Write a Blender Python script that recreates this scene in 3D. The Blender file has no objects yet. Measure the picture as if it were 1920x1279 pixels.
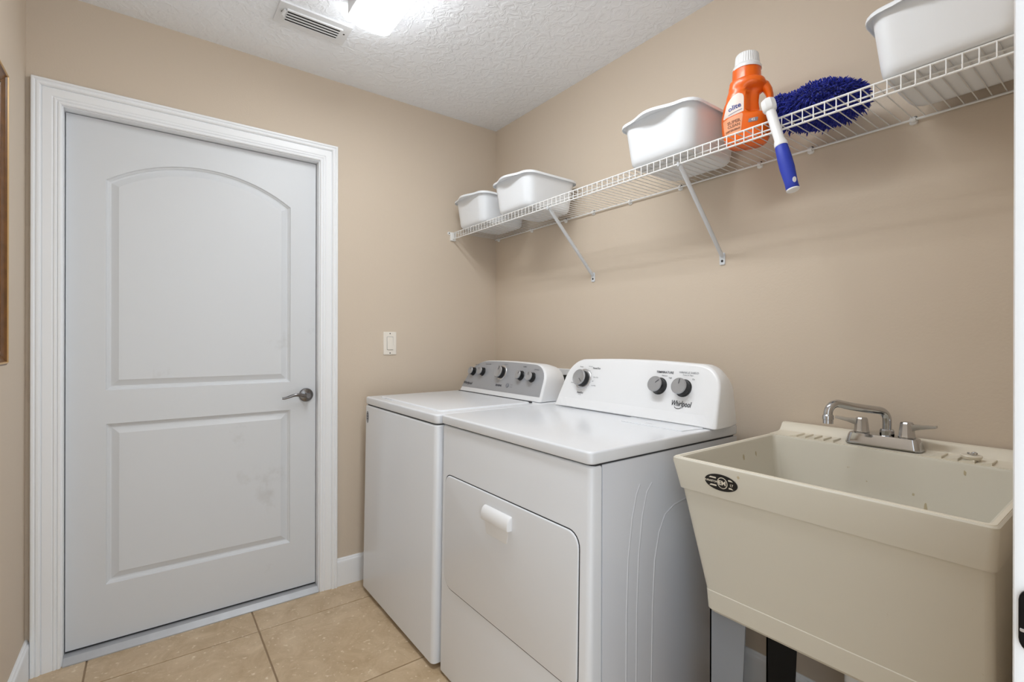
import bpy, bmesh, math, random
from mathutils import Vector, Matrix
random.seed(7)
PI = math.pi
V = Vector
S = bpy.context.scene
COL = S.collection

# ---------------------------------------------------------------- camera, world, exposure
CAM = V((2.4296, -1.6841, 1.2060))
YAW, ROLL, FPX = math.radians(53.337), math.radians(0.118), 911.85
F = V((-math.sin(YAW), math.cos(YAW), -0.000265)).normalized()
R0 = V((math.cos(YAW), math.sin(YAW), 0)); U0 = R0.cross(F)
RR = R0 * math.cos(ROLL) + U0 * math.sin(ROLL); UU = RR.cross(F)
cd = bpy.data.cameras.new('camera'); cam = bpy.data.objects.new('camera', cd); COL.objects.link(cam)
cd.sensor_width = 36; cd.sensor_fit = 'HORIZONTAL'; cd.lens = FPX / 1920 * 36; cd.clip_start = 0.02
cam.matrix_world = Matrix(((RR.x, UU.x, -F.x, CAM.x), (RR.y, UU.y, -F.y, CAM.y), (RR.z, UU.z, -F.z, CAM.z), (0, 0, 0, 1)))
S.camera = cam
S.cycles.max_bounces = 6; S.cycles.glossy_bounces = 2; S.cycles.caustics_reflective = False
w = bpy.data.worlds.new('world'); S.world = w; w.use_nodes = True
WORLD_STRENGTH = 1.5
w.node_tree.nodes['Background'].inputs[0].default_value = (0.87, 0.94, 1.0, 1)
w.node_tree.nodes['Background'].inputs[1].default_value = WORLD_STRENGTH
LAMP_STRENGTH = 16.5
S.view_settings.view_transform = 'Standard'; S.view_settings.look = 'None'
S.view_settings.exposure = 0.50; S.view_settings.gamma = 1.0; S.view_settings.use_curve_mapping = False

# ---------------------------------------------------------------- materials
def srgb(r, g, b):
    f = lambda c: (c / 255 / 12.92) if c / 255 <= 0.04045 else ((c / 255 + 0.055) / 1.055) ** 2.4
    return (f(r), f(g), f(b), 1)
MATS = {}
def mat(name, rgb, rough=0.5, metal=0.0, spec=0.5, coat=0.0, noise=None, bump=None, emit=0, mottle=None, sheen=0):
    """noise=(scale, amount): soft value change; mottle=(scale, rgb2, lo, hi): second colour in patches; bump=(scale, strength, distance)"""
    m = bpy.data.materials.new(name); m.use_nodes = True; nt = m.node_tree; N = nt.nodes; L = nt.links
    b = N['Principled BSDF']; c = srgb(*rgb)
    b.inputs['Base Color'].default_value = c; b.inputs['Roughness'].default_value = rough
    b.inputs['Metallic'].default_value = metal; b.inputs['Specular IOR Level'].default_value = spec
    b.inputs['Coat Weight'].default_value = coat; b.inputs['Sheen Weight'].default_value = sheen
    tc = N.new('ShaderNodeTexCoord')
    col = None
    if noise:
        n = N.new('ShaderNodeTexNoise'); n.inputs['Scale'].default_value = noise[0]; n.inputs['Detail'].default_value = 4
        L.new(tc.outputs['Object'], n.inputs['Vector'])
        mr = N.new('ShaderNodeMapRange'); mr.inputs['To Min'].default_value = 1 - noise[1]; mr.inputs['To Max'].default_value = 1 + noise[1]
        mr.inputs['From Min'].default_value = 0.3; mr.inputs['From Max'].default_value = 0.7
        L.new(n.outputs['Fac'], mr.inputs['Value'])
        mx = N.new('ShaderNodeMix'); mx.data_type = 'RGBA'; mx.blend_type = 'MULTIPLY'; mx.inputs[0].default_value = 1
        mx.inputs[6].default_value = c; L.new(mr.outputs[0], mx.inputs[7]); col = mx.outputs[2]
    if mottle:
        n = N.new('ShaderNodeTexNoise'); n.inputs['Scale'].default_value = mottle[0]; n.inputs['Detail'].default_value = 6; n.inputs['Roughness'].default_value = 0.65
        L.new(tc.outputs['Object'], n.inputs['Vector'])
        cr = N.new('ShaderNodeMapRange'); cr.inputs['From Min'].default_value = mottle[2]; cr.inputs['From Max'].default_value = mottle[3]
        L.new(n.outputs['Fac'], cr.inputs['Value'])
        mx = N.new('ShaderNodeMix'); mx.data_type = 'RGBA'; L.new(cr.outputs[0], mx.inputs[0])
        if col: L.new(col, mx.inputs[6])
        else: mx.inputs[6].default_value = c
        mx.inputs[7].default_value = srgb(*mottle[1]); col = mx.outputs[2]
    if col: L.new(col, b.inputs['Base Color'])
    if bump:
        n = N.new('ShaderNodeTexNoise'); n.inputs['Scale'].default_value = bump[0]; n.inputs['Detail'].default_value = 1
        L.new(tc.outputs['Object'], n.inputs['Vector'])
        bp = N.new('ShaderNodeBump'); bp.inputs['Strength'].default_value = bump[1]; bp.inputs['Distance'].default_value = bump[2]
        L.new(n.outputs['Fac'], bp.inputs['Height']); L.new(bp.outputs[0], b.inputs['Normal'])
    if emit:
        b.inputs['Emission Color'].default_value = (0.93, 0.97, 1.0, 1); b.inputs['Emission Strength'].default_value = emit
    MATS[name] = m; return m
WALL = mat('tan_wall_paint', (213, 198, 180), 0.7, spec=0.25, bump=(160, 0.12, 0.002))
CEIL = mat('white_knockdown_ceiling', (246, 249, 254), 0.85, spec=0.2)
TRIM = mat('white_trim_paint', (245, 247, 250), 0.38)
DOORM = mat('white_door_paint', (220, 223, 227), 0.42, mottle=(2.6, (188, 187, 185), 0.64, 0.86))
GROUT = mat('grout', (160, 138, 112), 0.9)
ENAMEL = mat('white_enamel', (232, 235, 240), 0.2, spec=0.5)
ENAMEL2 = mat('white_console_plastic', (240, 241, 243), 0.3, spec=0.5)
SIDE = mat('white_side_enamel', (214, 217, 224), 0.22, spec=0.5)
GREYP = mat('grey_console_overlay', (172, 174, 179), 0.35, metal=0.25)
SEAM = mat('dark_seam', (52, 53, 56), 0.8)
BLACK = mat('black_plastic', (18, 18, 19), 0.35)
SILVER = mat('silver_knob_cap', (172, 172, 174), 0.35, metal=0.4)
SILVER2 = mat('satin_ring', (205, 205, 207), 0.25, metal=0.8)
INK = mat('print_ink', (70, 70, 78), 0.6)
INKL = mat('pale_print_ink', (120, 121, 127), 0.6)
LOGO = mat('dark_logo', (40, 38, 48), 0.4)
CHROME = mat('chrome', (196, 198, 202), 0.09, metal=1.0)
NICKEL = mat('satin_nickel', (128, 126, 126), 0.22, metal=1.0)
ALU = mat('threshold_aluminium', (186, 188, 192), 0.4, metal=0.35, noise=(14, 0.05))
CREAM = mat('cream_composite', (212, 207, 193), 0.42, mottle=(34, (176, 160, 120), 0.70, 0.80))
CREAMR = mat('cream_rim', (230, 223, 207), 0.35)
RUST = mat('rust_stain', (192, 180, 150), 0.7)
LEGG = mat('grey_leg_paint', (138, 143, 150), 0.4)
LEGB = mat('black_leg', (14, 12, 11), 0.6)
BINM = mat('white_bin_plastic', (236, 239, 243), 0.32, spec=0.45)
WIREM = mat('white_vinyl_wire', (238, 238, 237), 0.35)
BRACE = mat('white_steel_brace', (222, 226, 231), 0.35)
ORANGE = mat('orange_plastic', (246, 108, 16), 0.26, spec=0.5, coat=0.2)
LABELW = mat('white_label', (248, 232, 222), 0.35)
LABELO = mat('pale_orange_label', (250, 172, 128), 0.4)
BLUEINK = mat('blue_print', (62, 74, 140), 0.5)
BROWNINK = mat('brown_print', (150, 92, 60), 0.5)
GREYINK = mat('grey_badge', (140, 138, 150), 0.5)
CAPW = mat('white_cap', (240, 241, 242), 0.35)
BLUEF = mat('blue_chenille', (30, 42, 150), 0.85, spec=0.15, sheen=0.25)
BLUEG = mat('blue_grip_rubber', (38, 60, 178), 0.5, bump=(60, 0.1, 0.002))
PLATE = mat('almond_switch_plate', (238, 231, 220), 0.35)
SCREW = mat('screw_metal', (62, 60, 58), 0.4, metal=0.5)
WOODF = mat('gilt_brown_frame', (104, 66, 26), 0.35, noise=(30, 0.25))
WOODF2 = mat('gilt_edge', (196, 158, 104), 0.35, metal=0.2)
MATB = mat('picture_mat', (224, 214, 192), 0.8)
VENT = mat('vent_white', (226, 227, 229), 0.5, noise=(20, 0.03))
DARK = mat('duct_dark', (26, 26, 27), 0.9)
LENS = mat('lamp_lens', (250, 250, 250), 0.4, emit=LAMP_STRENGTH)
STRIKE = mat('black_bronze', (20, 20, 22), 0.3, metal=0.6)
BOXIN = mat('outlet_box_dark', (40, 46, 40), 0.7)
CHIP = mat('chipped_plaster', (206, 190, 172), 0.9)
STICK = mat('grey_sticker', (138, 140, 146), 0.5)
# knockdown relief for the ceiling
def knockdown(m):
    nt = m.node_tree; N = nt.nodes; L = nt.links; b = N['Principled BSDF']
    tc = N.new('ShaderNodeTexCoord')
    n = N.new('ShaderNodeTexNoise'); n.inputs['Scale'].default_value = 24; n.inputs['Detail'].default_value = 3; n.inputs['Distortion'].default_value = 1.2
    L.new(tc.outputs['Object'], n.inputs['Vector'])
    r = N.new('ShaderNodeValToRGB'); r.color_ramp.elements[0].position = 0.44; r.color_ramp.elements[1].position = 0.60
    L.new(n.outputs['Fac'], r.inputs[0])
    bp = N.new('ShaderNodeBump'); bp.inputs['Strength'].default_value = 0.42; bp.inputs['Distance'].default_value = 0.004
    L.new(r.outputs[0], bp.inputs['Height']); L.new(bp.outputs[0], b.inputs['Normal'])
knockdown(CEIL)
# travertine look for floor tiles, different on every tile
def tilemat():
    m = mat('beige_ceramic_tile', (214, 190, 156), 0.3, spec=0.4)
    nt = m.node_tree; N = nt.nodes; L = nt.links; b = N['Principled BSDF']
    tc = N.new('ShaderNodeTexCoord'); oi = N.new('ShaderNodeObjectInfo')
    ad = N.new('ShaderNodeVectorMath'); ad.operation = 'MULTIPLY_ADD'
    L.new(oi.outputs['Random'], ad.inputs[0]); ad.inputs[1].default_value = (9, 7, 5); L.new(tc.outputs['Object'], ad.inputs[2])
    n1 = N.new('ShaderNodeTexNoise'); n1.inputs['Scale'].default_value = 9; n1.inputs['Detail'].default_value = 8; n1.inputs['Roughness'].default_value = 0.7; n1.inputs['Distortion'].default_value = 0.6
    L.new(ad.outputs[0], n1.inputs['Vector'])
    cr = N.new('ShaderNodeValToRGB'); e = cr.color_ramp.elements
    e[0].position = 0.30; e[0].color = srgb(182, 156, 122); e[1].position = 0.70; e[1].color = srgb(217, 194, 163)
    L.new(n1.outputs['Fac'], cr.inputs[0])
    n2 = N.new('ShaderNodeTexNoise'); n2.inputs['Scale'].default_value = 60; n2.inputs['Detail'].default_value = 4
    L.new(ad.outputs[0], n2.inputs['Vector'])
    mr = N.new('ShaderNodeMapRange'); mr.inputs['From Min'].default_value = 0.62; mr.inputs['From Max'].default_value = 0.78; L.new(n2.outputs['Fac'], mr.inputs['Value'])
    mx = N.new('ShaderNodeMix'); mx.data_type = 'RGBA'; L.new(mr.outputs[0], mx.inputs[0]); L.new(cr.outputs[0], mx.inputs[6]); mx.inputs[7].default_value = srgb(240, 226, 204)
    L.new(mx.outputs[2], b.inputs['Base Color'])
    return m
TILE = tilemat()

# ---------------------------------------------------------------- helpers
WL = {}
def worldloc(o): return WL.get(o, V((0, 0, 0))) if o else V((0, 0, 0))
def tag(o, label=None, cat=None, group=None, kind=None):
    if label: o['label'] = label
    if cat: o['category'] = cat
    if group: o['group'] = group
    if kind: o['kind'] = kind
    return o
def empty(name, loc, parent=None):
    o = bpy.data.objects.new(name, None); COL.objects.link(o); o.empty_display_size = 0.05
    WL[o] = V(loc); o.location = V(loc) - worldloc(parent); o.parent = parent
    return o
def mk(name, bm, m, parent=None, smooth=False, ang=35, center=True):
    bmesh.ops.recalc_face_normals(bm, faces=bm.faces[:])
    me = bpy.data.meshes.new(name)
    c = V((0, 0, 0))
    if center and len(bm.verts):
        lo = V([min(v.co[i] for v in bm.verts) for i in range(3)]); hi = V([max(v.co[i] for v in bm.verts) for i in range(3)])
        c = (lo + hi) / 2
        for v in bm.verts: v.co -= c
    bm.to_mesh(me); bm.free(); me.materials.append(m)
    if smooth:
        me.polygons.foreach_set('use_smooth', [True] * len(me.polygons))
        me.set_sharp_from_angle(angle=math.radians(ang))
    o = bpy.data.objects.new(name, me); COL.objects.link(o); o.parent = parent
    WL[o] = c.copy(); o.location = c - worldloc(parent)
    return o
def NB(): return bmesh.new()
def abox(bm, x0, x1, y0, y1, z0, z1, bev=0, seg=2):
    r = bmesh.ops.create_cube(bm, size=1)
    vs = r['verts']
    for v in vs: v.co = V(((x0 + x1) / 2 + v.co.x * (x1 - x0), (y0 + y1) / 2 + v.co.y * (y1 - y0), (z0 + z1) / 2 + v.co.z * (z1 - z0)))
    if bev:
        es = list({e for v in vs for e in v.link_edges})
        bmesh.ops.bevel(bm, geom=es, offset=bev, segments=seg, affect='EDGES', profile=0.5)
    return bm
def box(name, x0, x1, y0, y1, z0, z1, m, parent=None, bev=0, seg=2):
    return mk(name, abox(NB(), x0, x1, y0, y1, z0, z1, bev, seg), m, parent, smooth=bool(bev))
def loft(bm, rings, cap0=True, cap1=True, closed=True):
    vr = [[bm.verts.new(p) for p in r] for r in rings]
    n = len(vr[0])
    for a, b in zip(vr, vr[1:]):
        for i in range(n if closed else n - 1):
            j = (i + 1) % n
            bm.faces.new((a[i], a[j], b[j], b[i]))
    if cap0: bm.faces.new(list(reversed(vr[0])))
    if cap1: bm.faces.new(vr[-1])
    return bm
def tube(bm, pts, r, n=8, cap=True, flat=1.0):
    pts = [V(p) for p in pts]; k = len(pts)
    rs = r if isinstance(r, (list, tuple)) else [r] * k
    rings = []; nrm = None
    for i, p in enumerate(pts):
        t = (pts[min(i + 1, k - 1)] - pts[max(i - 1, 0)]).normalized()
        if nrm is None:
            a = V((0, 0, 1)) if abs(t.z) < 0.9 else V((1, 0, 0))
            nrm = (a - t * a.dot(t)).normalized()
        else: nrm = (nrm - t * nrm.dot(t)).normalized()
        b = t.cross(nrm)
        rings.append([p + (nrm * math.cos(2 * PI * j / n) + b * math.sin(2 * PI * j / n) * flat) * rs[i] for j in range(n)])
    return loft(bm, rings, cap, cap)
def frame_axes(axis):
    ax = V(axis).normalized()
    a = V((0, 0, 1)) if abs(ax.z) < 0.9 else V((1, 0, 0))
    u = (a - ax * a.dot(ax)).normalized()
    return ax, u, ax.cross(u)
def lathe(bm, base, axis, prof, n=24, cap0=True, cap1=True):
    ax, u, v = frame_axes(axis); base = V(base)
    rings = [[base + ax * h + (u * math.cos(2 * PI * i / n) + v * math.sin(2 * PI * i / n)) * r for i in range(n)] for r, h in prof]
    return loft(bm, rings, cap0, cap1)
def rpoly(pts, rads, seg=6):
    """2-D polygon with rounded corners"""
    out = []; n = len(pts)
    for i in range(n):
        p = V((*pts[i], 0)); a = V((*pts[i - 1], 0)); b = V((*pts[(i + 1) % n], 0)); r = rads[i] if isinstance(rads, (list, tuple)) else rads
        if r <= 0: out.append((p.x, p.y)); continue
        da = (a - p); db = (b - p); ra = min(r, da.length * 0.49); rb = min(r, db.length * 0.49)
        s = p + da.normalized() * ra; e = p + db.normalized() * rb
        for k in range(seg + 1):
            t = k / seg; w_ = 0.78
            q = (s * (1 - t) ** 2 + p * 2 * w_ * t * (1 - t) + e * t ** 2) / ((1 - t) ** 2 + 2 * w_ * t * (1 - t) + t ** 2)
            out.append((q.x, q.y))
    return out
def rrect(x0, x1, y0, y1, r, seg=5): return rpoly([(x0, y0), (x1, y0), (x1, y1), (x0, y1)], r, seg)
def prism(bm, pts, a, b, axis='z'):
    f = {'z': lambda p, h: V((p[0], p[1], h)), 'y': lambda p, h: V((p[0], h, p[1])), 'x': lambda p, h: V((h, p[0], p[1]))}[axis]
    return loft(bm, [[f(p, a) for p in pts], [f(p, b) for p in pts]])
def slab(bm, pts, a, b, r, axis='z', both=False):
    """prism whose b-end edge is rounded by r"""
    f = {'z': lambda p, h: V((p[0], p[1], h)), 'y': lambda p, h: V((p[0], h, p[1])), 'x': lambda p, h: V((h, p[0], p[1]))}[axis]
    s = 1 if b > a else -1
    cx = (min(p[0] for p in pts) + max(p[0] for p in pts)) / 2; cy = (min(p[1] for p in pts) + max(p[1] for p in pts)) / 2
    hw = (max(p[0] for p in pts) - min(p[0] for p in pts)) / 2; hh = (max(p[1] for p in pts) - min(p[1] for p in pts)) / 2
    def ins(d): return [(cx + (p[0] - cx) * (hw - d) / hw, cy + (p[1] - cy) * (hh - d) / hh) for p in pts]
    rings = []
    if both:
        for k in range(5):
            t = k / 4 * PI / 2
            rings.append([f(p, a + s * r * (1 - math.cos(t))) for p in ins(r * (1 - math.sin(t)))])
    else: rings.append([f(p, a) for p in pts])
    for k in range(5):
        t = k / 4 * PI / 2
        rings.append([f(p, b - s * r * (1 - math.sin(t))) for p in ins(r * (1 - math.cos(t)))])
    return loft(bm, rings)
def text(name, body, size, m, parent, origin, ux, uy, shear=0.0, align='CENTER', depth=0.0004, wrap=None, bold=0.0, spacing=1.0, narrow=1.0):
    c = bpy.data.curves.new(name, 'FONT'); c.body = body; c.size = size; c.align_x = align; c.align_y = 'CENTER'
    c.extrude = 0; c.shear = shear; c.offset = bold; c.resolution_u = 2; c.space_character = spacing
    t = bpy.data.objects.new(name, c); COL.objects.link(t)
    dg = bpy.context.evaluated_depsgraph_get()
    me = bpy.data.meshes.new_from_object(t.evaluated_get(dg)); bpy.data.objects.remove(t); bpy.data.curves.remove(c)
    bm = NB(); bm.from_mesh(me); bpy.data.meshes.remove(me)
    if wrap:
        bmesh.ops.subdivide_edges(bm, edges=bm.edges[:], cuts=1)
    ux = V(ux).normalized(); uy = V(uy).normalized(); nn = ux.cross(uy); o = V(origin)
    for v in bm.verts:
        if wrap: v.co = wrap(v.co.x, v.co.y)
        else: v.co = o + ux * v.co.x * narrow + uy * v.co.y + nn * depth
    bm.normal_update()
    me = bpy.data.meshes.new(name)
    lo = V([min(v.co[i] for v in bm.verts) for i in range(3)]); hi = V([max(v.co[i] for v in bm.verts) for i in range(3)]); ce = (lo + hi) / 2
    for v in bm.verts: v.co -= ce
    bm.to_mesh(me); bm.free(); me.materials.append(m)
    ob = bpy.data.objects.new(name, me); COL.objects.link(ob); ob.parent = parent; WL[ob] = ce; ob.location = ce - worldloc(parent)
    return ob
def struct(o): o['kind'] = 'structure'; return o

# ---------------------------------------------------------------- room shell
H = 2.477; YL = -2.041; XF = 2.365
# floor: slab with single tiles
floor = struct(box('floor', -0.16, 2.75, -2.2, 0.12, -0.10, -0.004, GROUT))
T = 0.5530; G = 0.0028
tx0 = [0.188 + T * k for k in range(-1, 7)]; ty0 = [-1.320 + T * k for k in range(-2, 3)]
tmesh = {}
for x in tx0:
    for y in ty0:
        x0, x1, y0, y1 = max(x + G, -0.14), min(x + T - G, 2.74), max(y + G, -2.18), min(y + T - G, 0.11)
        if x1 - x0 < 0.02 or y1 - y0 < 0.02: continue
        key = (round(x1 - x0, 4), round(y1 - y0, 4))
        if key not in tmesh:
            o = box('floor_tile', x0, x1, y0, y1, -0.006, 0.0, TILE, floor, 0.0012, 1); tmesh[key] = o.data
        else:
            c = V(((x0 + x1) / 2, (y0 + y1) / 2, -0.003))
            o = bpy.data.objects.new('floor_tile', tmesh[key]); COL.objects.link(o); o.parent = floor; o.location = c - worldloc(floor)
struct(box('ceiling', -0.16, 2.55, -2.2, 0.12, H, H + 0.10, CEIL))
# door wall (x = 0) with its opening
DY0, DY1, DZ = -1.942, -1.034, 2.066
bm = NB()
abox(bm, -0.15, 0, YL - 0.15, DY0 - 0.02, 0, H); abox(bm, -0.15, 0, DY1 + 0.02, 0.12, 0, H); abox(bm, -0.15, 0, DY0 - 0.02, DY1 + 0.02, DZ + 0.02, H)
wall_back = struct(mk('wall_back', bm, WALL))
wall_right = struct(box('wall_right', 0.0, 2.55, 0.0, 0.12, 0, H, WALL))
wall_left = struct(box('wall_left', 0.0, 2.55, YL - 0.12, YL, 0, H, WALL))
# entry wall round the camera's doorway
EY0, EY1, EZ = -1.905, -1.046, 2.06
bm = NB(); abox(bm, XF, XF + 0.115, EY1 + 0.012, 0.0, 0, H); abox(bm, XF, XF + 0.115, YL, EY0 - 0.012, 0, H); abox(bm, XF, XF + 0.115, EY0 - 0.012, EY1 + 0.012, EZ + 0.012, H)
struct(mk('wall_front', bm, WALL))

def casing(bm, y0, y1, ztop, xw, sgn, prof):
    """moulding on plane x = xw round an opening; prof = (offset from the opening, thickness)"""
    path = [(y0, 0.0, -1, 0), (y0, ztop, -1, 1), (y1, ztop, 1, 1), (y1, 0.0, 1, 0)]
    rings = []
    for (y, z, oy, oz) in path:
        rings.append([V((xw + sgn * h, y + oy * t, z + oz * t)) for t, h in prof])
    return loft(bm, rings)
CPROF = [(0.004, 0.0), (0.004, 0.009), (0.007, 0.0115), (0.012, 0.0125), (0.014, 0.0085), (0.019, 0.0125), (0.023, 0.013), (0.0255, 0.0095), (0.030, 0.0125), (0.054, 0.0145), (0.0570, 0.0115), (0.059, 0.017), (0.063, 0.0205), (0.068, 0.0215), (0.073, 0.0180), (0.0765, 0.022), (0.082, 0.022), (0.0845, 0.0195), (0.0845, 0.0)]
# baseboards
BPROF = [(0.0, 0.0), (0.0, 0.134), (0.004, 0.134), (0.0075, 0.130), (0.009, 0.124), (0.0125, 0.119), (0.0135, 0.112), (0.0135, 0.0)]
def baseboard(name, p0, p1, nrm):
    p0 = V((*p0, 0)); p1 = V((*p1, 0)); n = V((*nrm, 0))
    return struct(mk(name, loft(NB(), [[p + n * t + V((0, 0, z)) for t, z in BPROF] for p in (p0, p1)]), TRIM))
baseboard('baseboard_back', (0, DY1 + 0.086), (0, 0), (1, 0))
baseboard('baseboard_right', (0.0136, 0), (XF, 0), (0, -1))
baseboard('baseboard_left', (0, YL), (XF, YL), (0, 1))
baseboard('baseboard_front', (XF, EY1 + 0.075), (XF, -0.0136), (-1, 0))

# ---------------------------------------------------------------- door_1 in the far wall
d1 = struct(empty('door_1', (0, (DY0 + DY1) / 2, 0)))
bm = NB()
for a, b in ((DY0 - 0.02, DY0), (DY1, DY1 + 0.02)): abox(bm, -0.15, 0.0, a, b, 0, DZ + 0.02)
abox(bm, -0.15, 0.0, DY0, DY1, DZ, DZ + 0.02)
# stop behind the leaf
abox(bm, -0.15, -0.09, DY0, DY0 + 0.012, 0, DZ); abox(bm, -0.15, -0.09, DY1 - 0.012, DY1, 0, DZ); abox(bm, -0.15, -0.09, DY0, DY1, DZ - 0.012, DZ)
mk('door_frame', bm, TRIM, d1)
mk('door_casing', casing(NB(), DY0, DY1, DZ, 0.0, 1, CPROF), TRIM, d1, smooth=True, ang=28)
XD = -0.042; LY0, LY1, LZ0, LZ1 = DY0 + 0.003, DY1 - 0.003, 0.030, DZ - 0.003
def panel_loop(l, r, b, top, arch, d, n=22):
    l += d; r -= d; b += d
    if not arch: t = top - d; return [(l, b), (r, b), (r, t), (l, t)]
    spring = top; hw = (r + d - (l - d)) / 2; rise = arch; R = (hw * hw + rise * rise) / (2 * rise); yc = (l + r) / 2; zc = spring + rise - R
    pts = [(l, b), (r, b)]
    for k in range(n + 1):
        y = r + (l - r) * k / n; pts.append((y, zc + math.sqrt(max((R - d) ** 2 - (y - yc) ** 2, 0))))
    return pts
bm = NB()
outer = [bm.verts.new((XD, y, z)) for y, z in ((LY0, LZ0), (LY1, LZ0), (LY1, LZ1), (LY0, LZ1))]
edges = [bm.edges.new((outer[i], outer[(i + 1) % 4])) for i in range(4)]
PROF = [(0.0, 0.0), (0.003, -0.0055), (0.007, -0.0080), (0.011, -0.0125), (0.016, -0.0135), (0.020, -0.0120), (0.040, -0.0025), (0.044, -0.0027)]
for (l, r, b, t, arch) in ((-1.823, -1.151, 1.009, 1.833, 0.110), (-1.821, -1.151, 0.250, 0.8775, 0)):
    prev = None
    for d, dep in PROF:
        vs = [bm.verts.new((XD + dep, y, z)) for y, z in panel_loop(l, r, b, t, arch, d)]
        n = len(vs)
        if prev is None: edges += [bm.edges.new((vs[i], vs[(i + 1) % n])) for i in range(n)]
        else:
            for i in range(n): bm.faces.new((prev[i], prev[(i + 1) % n], vs[(i + 1) % n], vs[i]))
        prev = vs
    bm.faces.new(prev)
bmesh.ops.triangle_fill(bm, edges=edges, use_beauty=True)
back = [bm.verts.new((XD - 0.044, y, z)) for y, z in ((LY0, LZ0), (LY1, LZ0), (LY1, LZ1), (LY0, LZ1))]
for i in range(4): bm.faces.new((outer[i], outer[(i + 1) % 4], back[(i + 1) % 4], back[i]))
bm.faces.new(back)
leaf = mk('door_leaf', bm, DOORM, d1, smooth=True, ang=12)
# lever handle
KY, KZ = -1.081, 0.944
hd = mk('lever_handle', lathe(NB(), (XD, KY, KZ), (1, 0, 0), [(0.0325, 0), (0.0325, 0.004), (0.030, 0.009), (0.022, 0.012), (0.012, 0.014), (0.0105, 0.030), (0.0125, 0.036), (0.0125, 0.048), (0.010, 0.051)], 32), NICKEL, d1, smooth=True, ang=40)
tag(hd, 'satin nickel door lever')
pts = []; rad = []
for k in range(15):
    t = k / 14; pts.append((XD + 0.043 + 0.006 * math.sin(t * PI), KY - 0.002 - 0.112 * t, KZ + 0.002 + 0.006 * math.sin(t * 2 * PI * 0.95 - 0.9) * (0.4 + t)))
    rad.append(0.0095 - 0.0045 * t)
mk('lever', tube(NB(), pts, rad, 10, flat=0.7), NICKEL, hd, smooth=True, ang=60)
# metal threshold
bm = NB(); prism(bm, [(-0.15, 0), (0.012, 0), (0.012, 0.004), (-0.012, 0.022), (-0.15, 0.024)], DY0 + 0.0005, DY1 - 0.0005, 'y')
mk('threshold', bm, ALU, d1)
box('door_sweep', XD - 0.03, XD - 0.002, LY0, LY1, 0.0245, LZ0 + 0.002, SEAM, d1)
# chipped plaster by the casing
bm = NB(); cp = []
for k in range(22):
    a = 2 * PI * k / 22; cp.append((-2.0335 + 0.0062 * math.cos(a) * random.uniform(0.6, 1.1), 1.04 + 0.075 * math.sin(a) * random.uniform(0.75, 1.1)))
prism(bm, cp, 0.0, 0.0012, 'x'); mk('plaster_chip', bm, CHIP, wall_back)

# ---------------------------------------------------------------- doorway beside the camera
d2 = struct(empty('door_2', (XF, EY1, 0)))
bm = NB()
abox(bm, XF, XF + 0.125, EY1, EY1 + 0.012, 0, EZ + 0.012); abox(bm, XF, XF + 0.125, EY0 - 0.012, EY0, 0, EZ + 0.012); abox(bm, XF, XF + 0.125, EY0, EY1, EZ, EZ + 0.012)
mk('door_frame', bm, TRIM, d2)
CP2 = [(-0.013, 0.0), (-0.013, 0.012), (-0.0115, 0.0165), (-0.008, 0.018), (0.02, 0.018), (0.055, 0.018), (0.06, 0.015), (0.06, 0.0)]
mk('door_casing', casing(NB(), EY0, EY1, EZ, XF, -1, CP2), TRIM, d2, smooth=True, ang=30)
# strike plate let into the jamb
sp = mk('strike_plate', slab(NB(), rrect(XF - 0.0135, XF + 0.034, 0.930, 0.988, 0.012), EY1 - 0.0125, EY1 - 0.0165, 0.0015, 'y'), STRIKE, d2, smooth=True)
tag(sp, 'black metal strike plate')
mk('strike_lip', slab(NB(), rrect(XF - 0.0125, XF + 0.028, 0.9485, 0.9515, 0.001), EY1 - 0.016, EY1 - 0.0172, 0.0005, 'y'), SILVER2, sp, smooth=True)

# ---------------------------------------------------------------- washer and dryer
FS = 0.35                                   # slope of both console faces: y = y0 + (z - z0) * FS
class Face:
    def __init__(s, y0, z0): s.y0 = y0; s.z0 = z0; k = math.sqrt(1 + FS * FS); s.n = V((0, -1, FS)) / k; s.u = V((1, 0, 0)); s.v = V((0, FS, 1)) / k
    def p(s, x, z, d=0): return V((x, s.y0 + (z - s.z0) * FS, z)) + s.n * d
def console(bm, pts, face, yb, shrink=0.012):
    cx = sum(p[0] for p in pts) / len(pts); z0 = min(p[1] for p in pts); z1 = max(p[1] for p in pts)
    hw = (max(p[0] for p in pts) - min(p[0] for p in pts)) / 2
    def ins(d): return [(cx + (p[0] - cx) * (hw - d) / hw, z0 + (p[1] - z0) * (z1 - z0 - d) / (z1 - z0)) for p in pts]
    rings = []
    for k in range(6):
        t = k / 5 * PI / 2; r = 0.009
        rings.append([face.p(x, z) + V((0, r * (1 - math.cos(t)), 0)) for x, z in ins(r * (1 - math.sin(t)))])
    mid = [V((x, (face.y0 + (z - z0) * FS) * 0.45 + yb * 0.55, z)) for x, z in ins(0.001)]
    back = [V((x, yb, z)) for x, z in ins(shrink)]
    return loft(bm, rings + [mid, back])
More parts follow.
